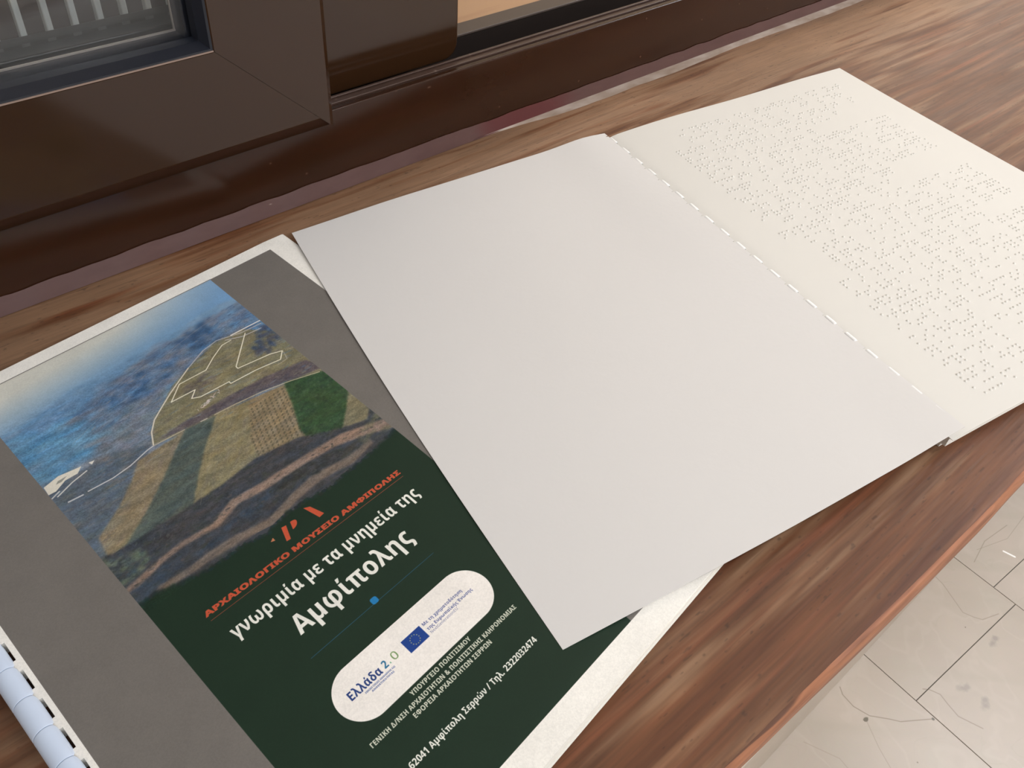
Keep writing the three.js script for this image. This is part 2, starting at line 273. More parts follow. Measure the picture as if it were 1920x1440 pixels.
// ------------------------------------------------------------------ window: fixed frame (1), front sash (2), rear sash (3)
const WL = -0.62, WR = 2.22, WT = 1.04;
{
  const W = structure(thing('window_1'), 'dark brown glossy frame and tracks of the sliding window above the ledge');
  obj('sill_front', box(WL, WR, 0.0004, 0.0505, -0.4225, -0.418, 0.0009), M.fascia, W);
  obj('front_rail', [box(WL, WR, 0.012, 0.0482, -0.4355, -0.4226), box(WL, WR, 0.0482, 0.0498, -0.4287, -0.4262, 0.0005), box(WL, WR, 0.0482, 0.0495, -0.4355, -0.4335, 0.0005)], M.railWorn, W);
  obj('track_bed', box(WL, WR, -0.0165, 0.012, -0.4912, -0.4185), M.brown, W);
  obj('inner_rail', box(WL, WR, 0.0121, 0.0415, -0.491, -0.4745), std({ color: new THREE.Color(0.012, 0.007, 0.005), roughness: 0.5 }), W);  // near-black colour stands in for the shade inside the track groove
  obj('inner_lip', box(WL, WR, 0.0416, 0.0434, -0.491, -0.4744, 0.0006), std({ color: new THREE.Color(0.085, 0.064, 0.052), roughness: 0.35 }), W);
  obj('jamb', box(WL - 0.018, WL, 0.0004, WT, -0.49, -0.418, 0.002), M.brown, W); obj('jamb', box(WR, WR + 0.018, 0.0004, WT, -0.49, -0.418, 0.002), M.brown, W);
  obj('head', box(WL, WR, WT - 0.04, WT + 0.018, -0.49, -0.418, 0.002), M.brown, W);
  // strip of older paint along the foot of the sill, its upper edge ragged
  const xs = lin(WL, WR, 900), rag = (x) => 0.0088 + 0.0016 * (fbm(x * 60, 2, 77, 4) - 0.5) + 0.0014 * (noise(x * 9, 5, 79) - 0.5);
  obj('paint_strip', slab(xs, [0, 0.6, 1], (x, t) => [x, lerp(rag(x), 0.0004, t), -0.4174 + 0.0042 * t], 0, { drop: (x, t, a) => a[1], uv: (x, t) => [x, 0.012 * (1 - t)] }), M.oldPaint, W).material.side = THREE.DoubleSide;
  W.children[W.children.length - 1].userData.label = 'purplish strip of older paint with a red patch';
  obj('filler_strip', slab(lin(0.36, WR, 500), [0, 0.35, 0.75, 1], (x, t) => { const w = (0.0072 + 0.005 * (fbm(x * 16, 8, 83, 4) - 0.5)) * sm(0.37, 0.46, x); return [x, 0.0011 * (1 - t) + 0.00006, -0.4135 + w * t]; }, 0, { drop: () => 0.00005, uv: (x, t) => [x * 1.2, t * 0.3] }), M.caulk, W).userData.label = 'whitish filler residue';
}
{
  const S = structure(thing('window_2'), 'front brown sliding sash with dark glazing gasket, left of the opening');
  const zf = -0.4063, zb = -0.4405, bx = 0.25, by = 0.0452, gx = 0.184, gy = 0.106, lx = -0.585, tx = -0.519, ty = 0.996, hy = 0.935;
  // outlines around a member: [distance from outer edge, z]
  const mit = (d) => [gx + (bx - gx) * (1 - d / (gy - by)), by + d];
  const bprof = [[0, -0.4135], [0.0005, -0.4125], [0.0088, -0.4068], [0.0096, zf], [gy - by - 0.0006, zf], [gy - by, zf - 0.0006], [gy - by, zb], [0.0062, zb], [0.0062, -0.4176], [0, -0.4176]];
  const rprof = [[0, -0.4102], [0.0036, -0.4068], [0.0042, zf], [bx - gx - 0.0006, zf], [bx - gx, zf - 0.0006], [bx - gx, zb], [0, zb]];
  const k = (bx - gx) / (gy - by);
  obj('bottom_rail', loft(bprof.map(([d, z]) => [tx + 0.0, by + d, z]), bprof.map(([d, z]) => [bx - d * k - 0.0001, by + d, z])), M.brown, S);
  obj('stile', loft(rprof.map(([d, z]) => [bx - d, Math.max(by + d / k, z < -0.4176 ? by + 0.0062 : 0) + 0.0001, z]), rprof.map(([d, z]) => [bx - d, ty, z])), M.brown, S);
  obj('stile', loft(rprof.map(([d, z]) => [lx + d, by + 0.0063, z]), rprof.map(([d, z]) => [lx + d, ty, z])), M.brown, S);
  obj('top_rail', box(tx, gx, hy, ty, zb, zf, 0.001), M.brown, S);
  // gasket: slopes back from the sash face to the glass
  const gq = [[0, -0.4067], [0.0012, -0.4069], [0.0042, -0.4118], [0.0048, -0.4172], [0, -0.4172]];
  obj('gasket', loft(gq.map(([d, z]) => [tx, gy + d, z]), gq.map(([d, z]) => [gx - d, gy + d, z])), M.rubber, S);
  obj('gasket', loft(gq.map(([d, z]) => [gx - d, gy + d, z]), gq.map(([d, z]) => [gx - d, hy, z])), M.rubber, S);
  obj('gasket', loft(gq.map(([d, z]) => [tx + d, gy + d, z]), gq.map(([d, z]) => [tx + d, hy, z])), M.rubber, S);
  obj('edge_highlight', [box(tx, gx, gy - 0.0002, gy + 0.0004, zf - 0.0009, zf + 0.0002)], std({ color: new THREE.Color(0.3, 0.21, 0.165), roughness: 0.4 }), S).userData.label = 'thin pale strip painted as a highlight along the gasket';  // pale colour paints the glint that the sash edge catches
  obj('pane', box(tx + 0.0005, gx - 0.0005, gy + 0.0005, hy - 0.001, -0.4215, -0.4176), M.glass, S);
  obj('spacer', [box(tx + 0.006, gx - 0.006, gy + 0.0004, gy + 0.0026, -0.4335, -0.4218), box(gx - 0.006, gx - 0.0004, gy + 0.0004, hy, -0.4335, -0.4218)], M.rubber, S);
  obj('spacer_lip', [box(tx + 0.006, gx - 0.006, gy + 0.0027, gy + 0.0035, -0.4334, -0.4322), box(gx - 0.0068, gx - 0.0062, gy + 0.0035, hy, -0.4334, -0.4322)], M.alu, S);
  obj('pane', box(tx + 0.0005, gx - 0.0005, gy + 0.0005, hy - 0.001, -0.4376, -0.4337), M.glass, S);
}
{
  const S = structure(thing('window_3'), 'rear brown sash behind the front one, its rounded lower corner at the opening');
  const r = 0.012, x1 = 0.3712, x0 = 0.196, y0 = 0.0445, sh = new THREE.Shape();
  sh.moveTo(x0, y0); sh.lineTo(x1 - r, y0); sh.quadraticCurveTo(x1, y0, x1, y0 + r); sh.lineTo(x1, 0.996); sh.lineTo(x0, 0.996); sh.closePath();
  const g = new THREE.ExtrudeGeometry(sh, { depth: 0.0225, bevelEnabled: true, bevelSize: 0.0012, bevelThickness: 0.0012, bevelSegments: 2, curveSegments: 8 }); g.translate(0, 0, -0.4705);
  obj('stile', g, M.brown, S);
  obj('bottom_rail', box(-0.55, 0.1945, y0 - 0.0012, 0.1065, -0.4715, -0.447, 0.001), std({ color: new THREE.Color(0.016, 0.018, 0.017), roughness: 0.3 }), S).userData.label = 'greyish lower rail';
  obj('stile', box(-0.6, -0.5505, y0, 0.996, -0.4715, -0.447, 0.001), M.brown, S);
  obj('pane', box(-0.5495, 0.194, 0.1067, 0.99, -0.4612, -0.4574), M.glass, S);
}

// ------------------------------------------------------------------ booth behind the window
{
  const c = thing('inner_counter', 'light wood counter inside the booth seen through the window opening', 'counter');
  obj('top', box(-2.04, 3.64, 0.017, 0.042, -1.06, -0.4915, 0.002), M.innerWood, c);
  obj('support', box(-2.0, 3.6, -0.0165, 0.0168, -1.0, -0.4925), M.boothPaint, c);
  const r = thing('wire_rack', 'white rack of thin upright bars on the counter behind the glass', 'rack', [0.2, 0.0425, -0.56]);
  for (let k = -8; k < 9; k++) obj('bar', new RoundedBoxGeometry(0.0037, 0.16, 0.006, 2, 0.001).translate(k * 0.01505 - 0.0145, 0.086, 0), M.whiteWire, r);
  obj('rail', box(-0.14, 0.15, 0, 0.006, -0.005, 0.005, 0.001), M.whiteWire, r); obj('rail', box(-0.14, 0.15, 0.1662, 0.172, -0.005, 0.005, 0.001), M.whiteWire, r);
  const b = thing('cardboard_box', 'brown box standing on the counter behind the white rack', 'box', [0.32, 0.0425, -0.69]);
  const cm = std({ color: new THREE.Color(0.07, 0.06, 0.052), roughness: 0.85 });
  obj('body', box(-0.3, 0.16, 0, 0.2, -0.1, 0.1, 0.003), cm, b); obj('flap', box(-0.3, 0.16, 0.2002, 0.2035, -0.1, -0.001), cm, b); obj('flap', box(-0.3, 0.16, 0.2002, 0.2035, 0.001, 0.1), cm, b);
}

// ------------------------------------------------------------------ printed booklet (page millimetres -> world)
const BO = [0.0207, -0.356], BE = [0.1239 / 125, -0.0156 / 125], BN = [0.0203 / 282, 0.2797 / 282];
const pageXZ = (mx, my) => [BO[0] + mx * BE[0] + my * BN[0], BO[1] + mx * BE[1] + my * BN[1]];
function coverArt() {
  const W = 1522, H = 2048, k = W / 223.5, c = document.createElement('canvas'); c.width = W; c.height = H;
  const x = c.getContext('2d'), X = (m) => (m + 46) * k, Y = (m) => (m + 8) * k;
  x.fillStyle = 'rgb(244,240,231)'; x.fillRect(0, 0, W, H);
  x.fillStyle = 'rgb(117,112,106)'; x.fillRect(X(-38.8), Y(0), 202.6 * k, 282 * k);
  // ---- aerial landscape, painted in the strip
  x.save(); x.beginPath(); x.rect(X(0), Y(0), 125 * k, 282 * k); x.clip();
  let gr = x.createLinearGradient(X(0), Y(-8), X(6), Y(38));
  gr.addColorStop(0, 'rgb(228,222,206)'); gr.addColorStop(0.42, 'rgb(208,208,198)'); gr.addColorStop(0.62, 'rgb(172,188,196)'); gr.addColorStop(0.85, 'rgb(126,160,190)'); gr.addColorStop(1, 'rgb(104,146,182)');
  x.fillStyle = gr; x.fillRect(X(0), Y(0), 125 * k, 160 * k);
  gr = x.createLinearGradient(X(70), Y(0), X(125), Y(6)); gr.addColorStop(0, 'rgba(140,174,206,0)'); gr.addColorStop(1, 'rgba(120,162,204,.75)'); x.fillStyle = gr; x.fillRect(X(0), Y(0), 125 * k, 30 * k);
  const poly = (pts, f) => { x.fillStyle = f; x.beginPath(); pts.forEach((p, i) => (i ? x.lineTo(X(p[0]), Y(p[1])) : x.moveTo(X(p[0]), Y(p[1])))); x.closePath(); x.fill(); };
  const line = (pts, f, w) => { x.strokeStyle = f; x.lineWidth = w * k; x.lineJoin = x.lineCap = 'round'; x.beginPath(); pts.forEach((p, i) => (i ? x.lineTo(X(p[0]), Y(p[1])) : x.moveTo(X(p[0]), Y(p[1])))); x.stroke(); };
  const muted = (q) => { const [a, b, c] = q.split(',').map(Number), g = 0.3 * a + 0.59 * b + 0.11 * c; return [a, b, c].map((n) => Math.round(lerp(n, g + (n > g ? 4 : 0), 0.32))).join(','); };
  const inPoly = (P, u, v) => { let r = false; for (let i = 0, j = P.length - 1; i < P.length; j = i++) if ((P[i][1] > v) !== (P[j][1] > v) && u < (P[j][0] - P[i][0]) * (v - P[i][1]) / (P[j][1] - P[i][1]) + P[i][0]) r = !r; return r; };
  const dabs = (P, n, cols, w, h, al, ang = 0) => {   // scattered brush dabs inside an outline
    const xs = P.map((p) => p[0]), ys = P.map((p) => p[1]), a = Math.min(...xs), b = Math.max(...xs), d = Math.min(...ys), e = Math.max(...ys);
    for (let i = 0; i < n; i++) { const u = lerp(a, b, rnd()), v = lerp(d, e, rnd()); if (!inPoly(P, u, v)) continue; const q = muted(cols[(rnd() * cols.length) | 0]); x.fillStyle = `rgba(${q},${al * (0.5 + rnd() * 0.5)})`; x.beginPath(); x.ellipse(X(u), Y(v), w * k * (0.4 + rnd()), h * k * (0.4 + rnd()), ang + (rnd() - 0.5) * 0.5, 0, 7); x.fill(); }
  };
  poly([[-2, 72], [127, 60], [127, 160], [-2, 160]], 'rgb(126,120,96)');
  const soften = (ox, oy, w, h, R) => {                 // box blur, twice, then a mottled print tone
    const im = x.getImageData(ox, oy, w, h), d = im.data, row = new Float32Array(Math.max(w, h) * 3);
    for (let pass = 0; pass < 2; pass++) for (const [n, m, sa, sb] of [[h, w, w * 4, 4], [w, h, 4, w * 4]]) for (let a = 0; a < n; a++) {
      for (let b = 0; b < m; b++) for (let q = 0; q < 3; q++) row[b * 3 + q] = d[a * sa + b * sb + q];
      for (let q = 0; q < 3; q++) { let s = 0; for (let b = -R; b <= R; b++) s += row[clamp(b, 0, m - 1) * 3 + q]; for (let b = 0; b < m; b++) { d[a * sa + b * sb + q] = s / (2 * R + 1); s += row[Math.min(m - 1, b + R + 1) * 3 + q] - row[Math.max(0, b - R) * 3 + q]; } }
    }
    for (let j = 0; j < h; j++) for (let i = 0; i < w; i++) { const o = (j * w + i) * 4, f = sm(16, 44, j / k), g = 1 + f * ((R > 4 ? 0.16 : 0.34) * (fbm(i / 38, j / 12, R, 4) - 0.5) + (R > 4 ? 0.06 : 0.24) * (noise(i / 3.2, j / 2.4, R + 9) - 0.5)), e = f * 12 * (fbm(i / 70 + 9, j / 22, R + 4, 3) - 0.5); d[o] = clamp(d[o] * g + e, 0, 255); d[o + 1] = clamp(d[o + 1] * g, 0, 255); d[o + 2] = clamp(d[o + 2] * g - e, 0, 255); }
    x.putImageData(im, ox, oy);
  };
  const far = [[-2, 30], [6, 33.6], [20, 29.6], [34.8, 25.5], [47.3, 27.5], [61.4, 25.3], [75.5, 25.1], [90.9, 23.4], [107.7, 20.6], [127, 21.5], [127, 90], [-2, 90]];
  gr = x.createLinearGradient(0, Y(20), 0, Y(72)); gr.addColorStop(0, 'rgb(138,168,194)'); gr.addColorStop(0.3, 'rgb(92,134,174)'); gr.addColorStop(0.7, 'rgb(102,134,162)'); gr.addColorStop(1, 'rgb(116,122,132)');
  poly(far, gr);
  dabs(far, 900, ['80,138,188', '98,146,190', '116,142,172', '66,122,176', '134,144,164'], 5, 1.2, 0.28, 0.05);
  const pale = [[-2, 36], [20, 40], [34, 46], [44, 50], [40, 62], [20, 66], [-2, 70]];
  dabs(pale, 260, ['74,150,200', '92,160,204', '66,134,190'], 6, 2, 0.35, 0.25);
  const ridge = [[22, 44], [38, 37], [56, 32], [72, 29], [96, 26], [127, 25], [127, 48], [100, 46], [72, 54], [60, 60], [46, 62], [30, 56]];
  dabs(ridge, 900, ['112,112,136', '130,118,128', '92,112,144', '140,128,124', '62,96,144'], 4, 0.8, 0.5, -0.12);
  dabs([[40, 40], [70, 36], [84, 40], [70, 50], [50, 54]], 160, ['44,94,156', '54,106,166', '40,82,138'], 2.4, 1.1, 0.5, -0.2);
  dabs([[86, 30], [104, 26], [106, 40], [90, 44]], 120, ['34,92,158', '48,84,130'], 2, 1.2, 0.5, -0.2);
  dabs([[30, 56], [52, 52], [66, 56], [52, 66], [40, 78], [20, 74]], 360, ['110,120,140', '96,116,140', '128,124,134', '120,128,120'], 3.4, 1.2, 0.35);
  soften(X(0) | 0, Y(0) | 0, (125 * k) | 0, (72 * k) | 0, 5);
  const near = [[-2, 70], [14, 72], [30, 72], [44, 80], [30, 90], [16, 104], [2, 118], [-2, 122]];
  poly(near, 'rgb(92,104,118)'); dabs(near, 420, ['104,108,118', '80,98,120', '96,110,108', '76,96,104', '126,116,108'], 3, 1, 0.45, 0.1);
  const plateau = [[43.8, 80.3], [50, 70], [56.4, 65], [68.7, 55.2], [80.3, 50.1], [98.4, 43.5], [114.7, 44.5], [121.6, 52], [127, 58], [127, 96], [110.4, 87.4], [72.7, 85], [55.2, 83]];
  poly(plateau, 'rgb(128,122,94)'); dabs(plateau, 700, ['136,130,98', '122,116,94', '116,110,98', '142,134,104', '128,118,106'], 2.6, 0.9, 0.4, 0.06);
  dabs([[70, 60], [84, 59], [88, 66], [72, 68]], 90, ['88,80,92', '100,92,92'], 1.6, 0.7, 0.5);
  dabs([[106, 64], [124, 46], [128, 60], [114, 68]], 160, ['60,76,112', '48,76,124', '70,76,96'], 1.8, 1.3, 0.6);
  const hedge = [[46, 79.5], [60, 78], [84, 78.5], [104, 80], [124, 84], [127, 94], [112, 90.5], [96, 86.5], [72, 83.5], [58, 82]];
  poly(hedge, 'rgb(96,88,92)'); dabs(hedge, 380, ['84,78,88', '104,94,94', '72,70,84', '116,106,98'], 1.6, 0.7, 0.6, 0.05);
  const tanL = [[34.8, 84], [58, 82.8], [49.2, 89.8], [38.7, 98.6], [24, 109.6], [13, 115], [2, 120], [4, 108], [17, 100], [26.9, 92.1]];
  poly(tanL, 'rgb(136,124,100)'); dabs(tanL, 300, ['152,136,106', '128,118,90', '134,116,100'], 3, 0.8, 0.4, -0.75);
  const olive = [[72.7, 84.6], [88.6, 87.1], [82, 98], [75.8, 107.5], [72, 116], [60, 118.4], [36.6, 122.5], [57.9, 98.3]];
  poly(olive, 'rgb(136,126,94)'); dabs(olive, 420, ['146,136,100', '130,122,90', '126,118,94', '142,130,104'], 3.4, 0.7, 0.4, -0.8);
  const dotf = [[88.6, 87.1], [106.4, 90.1], [101.2, 103.9], [94, 121], [72.4, 118.5], [75.8, 107.5]];
  poly(dotf, 'rgb(142,126,98)'); dabs(dotf, 260, ['150,134,104', '134,118,92'], 2, 0.8, 0.4, -0.8);
  const dg = [[58.3, 82.5], [72.7, 84.8], [57.9, 98.3], [47, 110], [36.6, 122.5], [28, 129], [20, 124], [9, 119], [24, 109.6], [38.7, 98.6], [50.8, 88.6]];
  poly(dg, 'rgb(84,94,88)'); dabs(dg, 480, ['72,84,82', '92,100,90', '80,88,92', '66,80,74'], 1.4, 0.8, 0.55, -0.8);
  const orch = [[107.1, 89.1], [123.5, 95.1], [127, 98], [127, 112], [118, 122], [107.9, 131], [94.5, 125], [94.3, 118.3], [101.2, 103.9]];
  poly(orch, 'rgb(54,80,50)'); dabs(orch, 480, ['44,70,44', '66,94,58', '58,84,54', '38,60,42'], 1.1, 0.8, 0.6);
  const valley = [[-2, 116], [4.5, 118.5], [14.8, 119], [39.3, 119.8], [53.5, 119.6], [70.5, 117.6], [90.9, 121], [108.7, 130.5], [120, 134.5], [127, 128], [127, 160], [-2, 160]];
  poly(valley, 'rgb(66,69,75)'); dabs(valley, 900, ['58,64,74', '74,74,78', '52,58,60', '86,82,82', '46,52,56', '66,72,62'], 2, 0.8, 0.6, 0.06);
  const sand = [[-2, 137], [0.6, 135.6], [15.5, 133.1], [26.7, 132.1], [39, 133.6], [50.8, 128.7], [66.9, 130.4], [84.3, 131], [105.3, 132.5], [127, 140], [127, 147], [113, 141], [99, 136.6], [84, 135], [66, 134.6], [52, 132.6], [40, 136.4], [26, 134.6], [15, 135.5], [2, 139]];
  poly(sand, 'rgb(142,120,106)'); dabs(sand, 300, ['154,132,116', '128,106,96', '166,144,124'], 2, 0.5, 0.5, 0.05);
  const sand2 = [[8, 143.5], [21.6, 144.4], [31.3, 143.8], [42.9, 144.6], [55.7, 147.6], [72.2, 143.6], [84, 142.5], [100, 145], [113, 144], [113, 147], [99, 149.5], [83.7, 146.8], [72.2, 148], [55.7, 151], [42.9, 148.6], [31.3, 147.5], [21.6, 147.6], [10, 146]];
  poly(sand2, 'rgb(116,104,94)'); dabs(sand2, 220, ['128,114,102', '104,94,88'], 1.8, 0.6, 0.5, 0.05);
  dabs([[66, 135], [90, 136], [112, 142], [112, 146], [90, 143], [72, 142.6]], 160, ['54,56,52', '66,66,58', '44,50,48'], 1.5, 0.8, 0.7);
  dabs([[-1, 138], [14, 137], [40, 138], [60, 134.5], [66, 136], [56, 144], [40, 142.5], [20, 142.6], [-1, 144]], 260, ['54,70,92', '46,60,80', '64,80,98'], 1.8, 0.8, 0.55, 0.05);
  dabs([[-1, 118], [4, 119], [12, 124], [14, 131], [4, 134], [-1, 134]], 120, ['116,124,92', '96,112,84', '60,84,96'], 1.5, 0.9, 0.6);
  dabs([[108, 140], [127, 134], [127, 146], [112, 146]], 60, ['116,112,72', '104,100,66'], 2, 0.8, 0.5);
  // dark green block with a ragged tree-line top
  const edge = [[-1, 145], [8.1, 145.6], [17.6, 148.8], [28, 150.6], [40, 150.8], [51.1, 153], [63.4, 150.6], [73.7, 151.2], [83.7, 152.6], [96.1, 151.4], [108.5, 150.8], [121.4, 148.6], [127, 147]];
  const rag = []; for (let i = 0; i < edge.length - 1; i++) for (let t = 0; t < 1; t += 0.06) rag.push([lerp(edge[i][0], edge[i + 1][0], t), lerp(edge[i][1], edge[i + 1][1], t) + (rnd() - 0.5) * 1.3]);
  const green = [...rag, [127, 147], [127, 284], [-1, 284]]; poly(green, 'rgb(27,47,33)');
  for (const [u, v] of rag) { x.fillStyle = `rgba(${28 + rnd() * 14 | 0},${42 + rnd() * 12 | 0},${38 + rnd() * 14 | 0},.8)`; x.beginPath(); x.ellipse(X(u), Y(v), 0.9 * k * (0.4 + rnd()), 0.7 * k * (0.4 + rnd()), 0, 0, 7); x.fill(); }
  soften(X(0) | 0, Y(0) | 0, (125 * k) | 0, (150 * k) | 0, 3);
  for (let r = 0; r < 16; r++) for (let q = 0; q < 12; q++) { const u = 104 - q * 2.5 - r * 0.65, v = 92 + r * 1.85 + q * 0.1; if (inPoly(dotf, u, v)) { x.fillStyle = 'rgba(84,80,64,.6)'; x.beginPath(); x.ellipse(X(u), Y(v), 0.75 * k, 0.4 * k, -0.7, 0, 7); x.fill(); } }
  dabs(orch, 420, ['34,58,36', '70,100,62', '50,78,48'], 0.7, 0.5, 0.6); dabs(dg, 260, ['70,82,78', '100,108,98'], 0.8, 0.5, 0.5, -0.8); dabs(hedge, 200, ['70,66,76', '116,104,100'], 0.8, 0.4, 0.6);
  dabs(ridge, 260, ['66,84,120', '150,140,140', '58,92,140'], 1.6, 0.35, 0.5, -0.15); dabs(far, 220, ['120,160,192', '66,112,158'], 2.4, 0.4, 0.3, 0.05); dabs(near, 160, ['70,84,100', '132,124,116'], 1.6, 0.4, 0.4, 0.1);
  dabs(plateau, 220, ['98,92,80', '150,142,110'], 1.2, 0.35, 0.4, 0.1); dabs(olive, 160, ['116,108,80', '156,146,108'], 1.8, 0.25, 0.4, -0.8); dabs(tanL, 100, ['118,106,84', '152,138,110'], 1.6, 0.25, 0.4, -0.75); dabs([...valley.slice(0, 10), [127, 141], [60, 143], [-2, 138]], 520, ['44,50,52', '84,84,84', '58,66,56', '96,84,76'], 0.9, 0.4, 0.55, 0.06);
  line([[38, 42], [52, 37.5], [66, 34]], 'rgba(60,84,124,.5)', 0.3); line([[70, 38], [84, 33], [100, 29], [118, 27]], 'rgba(150,150,160,.5)', 0.3); line([[20, 56], [36, 50], [50, 48]], 'rgba(150,156,166,.45)', 0.3);
  // roads and the outlined excavation
  const roadC = 'rgba(222,214,196,.95)';
  line([[123.9, 47], [112.7, 46.2], [100.7, 42.8], [91.9, 44.5], [80.3, 50.1]], 'rgba(196,190,186,.8)', 0.55); line([[126, 45], [118, 44.6], [108, 44.4]], 'rgba(240,236,228,.9)', 0.7); line([[122, 50], [112, 49], [104, 45.5]], 'rgba(214,206,210,.75)', 0.5);
  line([[80.3, 50.1], [72.9, 54.4], [65.7, 58.6], [57.3, 64.3], [51.9, 68.1], [47.2, 73.7], [44, 80.6]], roadC, 0.62);
  line([[43.8, 81], [40.6, 81.4], [31.2, 84], [22.7, 84.9], [12.3, 84.1]], 'rgba(214,214,214,.85)', 0.6); line([[9.9, 84.3], [4.1, 83.6]], 'rgba(214,214,214,.85)', 0.7);
  line([[43.8, 81], [58.3, 82.3]], 'rgba(196,184,158,.9)', 0.5); line([[66, 83.2], [69, 83.5]], 'rgba(214,206,190,.8)', 0.5); line([[72.7, 83.9], [83.3, 85], [96.6, 87], [110.2, 90.5], [123.5, 95.1]], 'rgba(190,178,150,.9)', 0.5);
  const out = 'rgba(236,230,206,.96)';
  line([[63, 63.8], [75, 64.5], [70.8, 68.2], [74.3, 70.1], [89.1, 70.9], [89, 72.4], [102.4, 73.1], [115.3, 75.3], [119.6, 70.9], [113.8, 68.7], [97.1, 66.3], [97.2, 64.7], [114, 47.8]], out, 0.55);
  line([[63, 63.8], [71.7, 56.4], [85.7, 56.9], [92.8, 52], [100.7, 47.5], [106, 47.3]], out, 0.5);
  line([[119.8, 71], [118, 77], [112, 77.5]], 'rgba(190,184,170,.6)', 0.4);
  poly([[0.4, 69.8], [7.3, 68.2], [16.6, 70], [13.7, 72.5], [8.3, 72.4], [3.1, 75.1], [0, 74.8]], 'rgb(226,220,204)'); poly([[6, 70.6], [10, 70.6], [7, 72], [4.6, 71.8]], 'rgb(150,150,140)'); poly([[19.6, 70.3], [22.1, 70.8], [20.2, 72.2]], 'rgb(226,222,212)');
  line([[2.3, 78.1], [9.9, 75.3], [17, 73.8]], 'rgba(220,218,210,.9)', 0.6); line([[4, 76], [0, 77.5]], 'rgba(220,218,210,.8)', 0.6);
  for (let i = 0; i < 26; i++) { const t = rnd(); line([[lerp(67.7, 81, t) + rnd() * 2, lerp(75.8, 72, t) + rnd() * 2], [lerp(68.7, 82, t) + rnd() * 2, lerp(75.4, 71.6, t) + rnd() * 2]], `rgba(${210 + rnd() * 30 | 0},210,205,.6)`, 0.35); }
  x.restore();
  x.fillStyle = 'rgb(92,88,82)'; x.fillRect(X(-38.8), Y(-0.2), 164 * k, 0.42 * k);
  // ---- lettering
  const text = (s, x0, x1, yb, size, font, col, rise = 0, bold = 0) => {
    x.save(); x.font = font.replace('#', (size * k).toFixed(1)); x.fillStyle = col; const w = x.measureText(s).width; x.translate(X(x0), Y(yb)); x.rotate(Math.atan2(rise, x1 - x0)); x.scale((x1 - x0) * k / w, 1); x.fillText(s, 0, 0); if (bold) { x.strokeStyle = col; x.lineWidth = bold * k; x.strokeText(s, 0, 0); } x.restore();
  };
  const S = 'bold #px sans-serif', R = '#px sans-serif', white = 'rgb(238,236,226)', red = 'rgb(196,84,56)', navy = 'rgb(38,62,122)';
  const spaced = [...'ΑΡΧΑΙΟΛΟΓΙΚΟ ΜΟΥΣΕΙΟ ΑΜΦΙΠΟΛΗΣ'].join('\u200a'); text(spaced.replace(/\u200a/g, ''), 14.4, 110.2, 167.2, 3.3, S, red, 0.9, 0.22);
  x.strokeStyle = red; x.lineWidth = 0.16 * k; x.save(); x.font = `bold ${(3.3 * k).toFixed(1)}px sans-serif`; x.restore();
  line([[14.8, 169.5], [109.7, 170]], 'rgba(150,72,52,.95)', 0.25);
  poly([[50.2, 157.2], [52, 157.9], [52, 156.1]], 'rgb(190,120,84)');
  poly([[57.2, 154.6], [59.3, 155], [56.8, 161.6], [54.9, 161.4]], red);
  x.fillStyle = red; x.beginPath(); x.moveTo(X(61.4), Y(154.8)); x.quadraticCurveTo(X(64.4), Y(154.8), X(63.5), Y(156.6)); x.quadraticCurveTo(X(62.6), Y(158.4), X(60.1), Y(158.6)); x.closePath(); x.fill();
  poly([[69.3, 153.2], [71.8, 154.5], [73.9, 161.2], [71.3, 161.5]], red);
  text('γνωριμία με τα μνημεία της', 17, 108.4, 182.2, 8.2, S, white, 0.2);
  text('Αμφίπολης', 34.2, 91.6, 197.8, 11.6, S, white, -0.6);
  line([[31.3, 207.4], [92.6, 206.9]], 'rgba(38,92,128,.8)', 0.22); x.fillStyle = 'rgb(36,124,180)'; x.beginPath(); x.roundRect(X(60.8), Y(204.6), 3 * k, 2.9 * k, 0.9 * k); x.fill();
  x.fillStyle = 'rgb(246,240,232)'; x.beginPath(); x.roundRect(X(25.9), Y(218.3), 73.2 * k, 22.4 * k, 11.2 * k); x.fill();
  text('Ελλάδα', 31.2, 46.1, 229.9, 4.6, S, navy); text('2', 47.2, 49.3, 229.4, 4.2, S, 'rgb(46,112,150)'); text('.', 49.8, 50.6, 229.3, 4.2, S, 'rgb(120,170,140)'); text('0', 51.5, 54.4, 229.5, 4.5, R, 'rgb(118,150,92)');
  text('ΕΘΝΙΚΟ ΣΧΕΔΙΟ ΑΝΑΚΑΜΨΗΣ ΚΑΙ', 36.6, 50.4, 231.4, 0.95, S, 'rgb(74,92,150)'); text('ΑΝΘΕΚΤΙΚΟΤΗΤΑΣ', 38.7, 49, 232.6, 0.95, S, 'rgb(74,92,150)');
  x.fillStyle = 'rgb(30,66,140)'; x.fillRect(X(57.8), Y(225.8), 9.2 * k, 5.9 * k);
  for (let i = 0; i < 12; i++) { const a = i / 12 * 6.283, px = X(62.4) + Math.cos(a) * 1.9 * k, py = Y(228.75) + Math.sin(a) * 1.9 * k; x.fillStyle = 'rgb(178,178,120)'; x.beginPath(); for (let j = 0; j < 10; j++) { const b = -1.571 + j * 0.6283, r = (j & 1 ? 0.14 : 0.36) * k; x.lineTo(px + r * Math.cos(b), py + r * Math.sin(b)); } x.fill(); }
  text('Με τη χρηματοδότηση', 68, 88.6, 227.3, 1.9, S, 'rgb(84,94,146)'); text('της Ευρωπαϊκής Ένωσης', 68.2, 91.8, 229.7, 1.9, S, 'rgb(84,94,146)'); text('NextGenerationEU', 68.2, 82.3, 231.6, 1.5, R, 'rgb(140,140,168)');
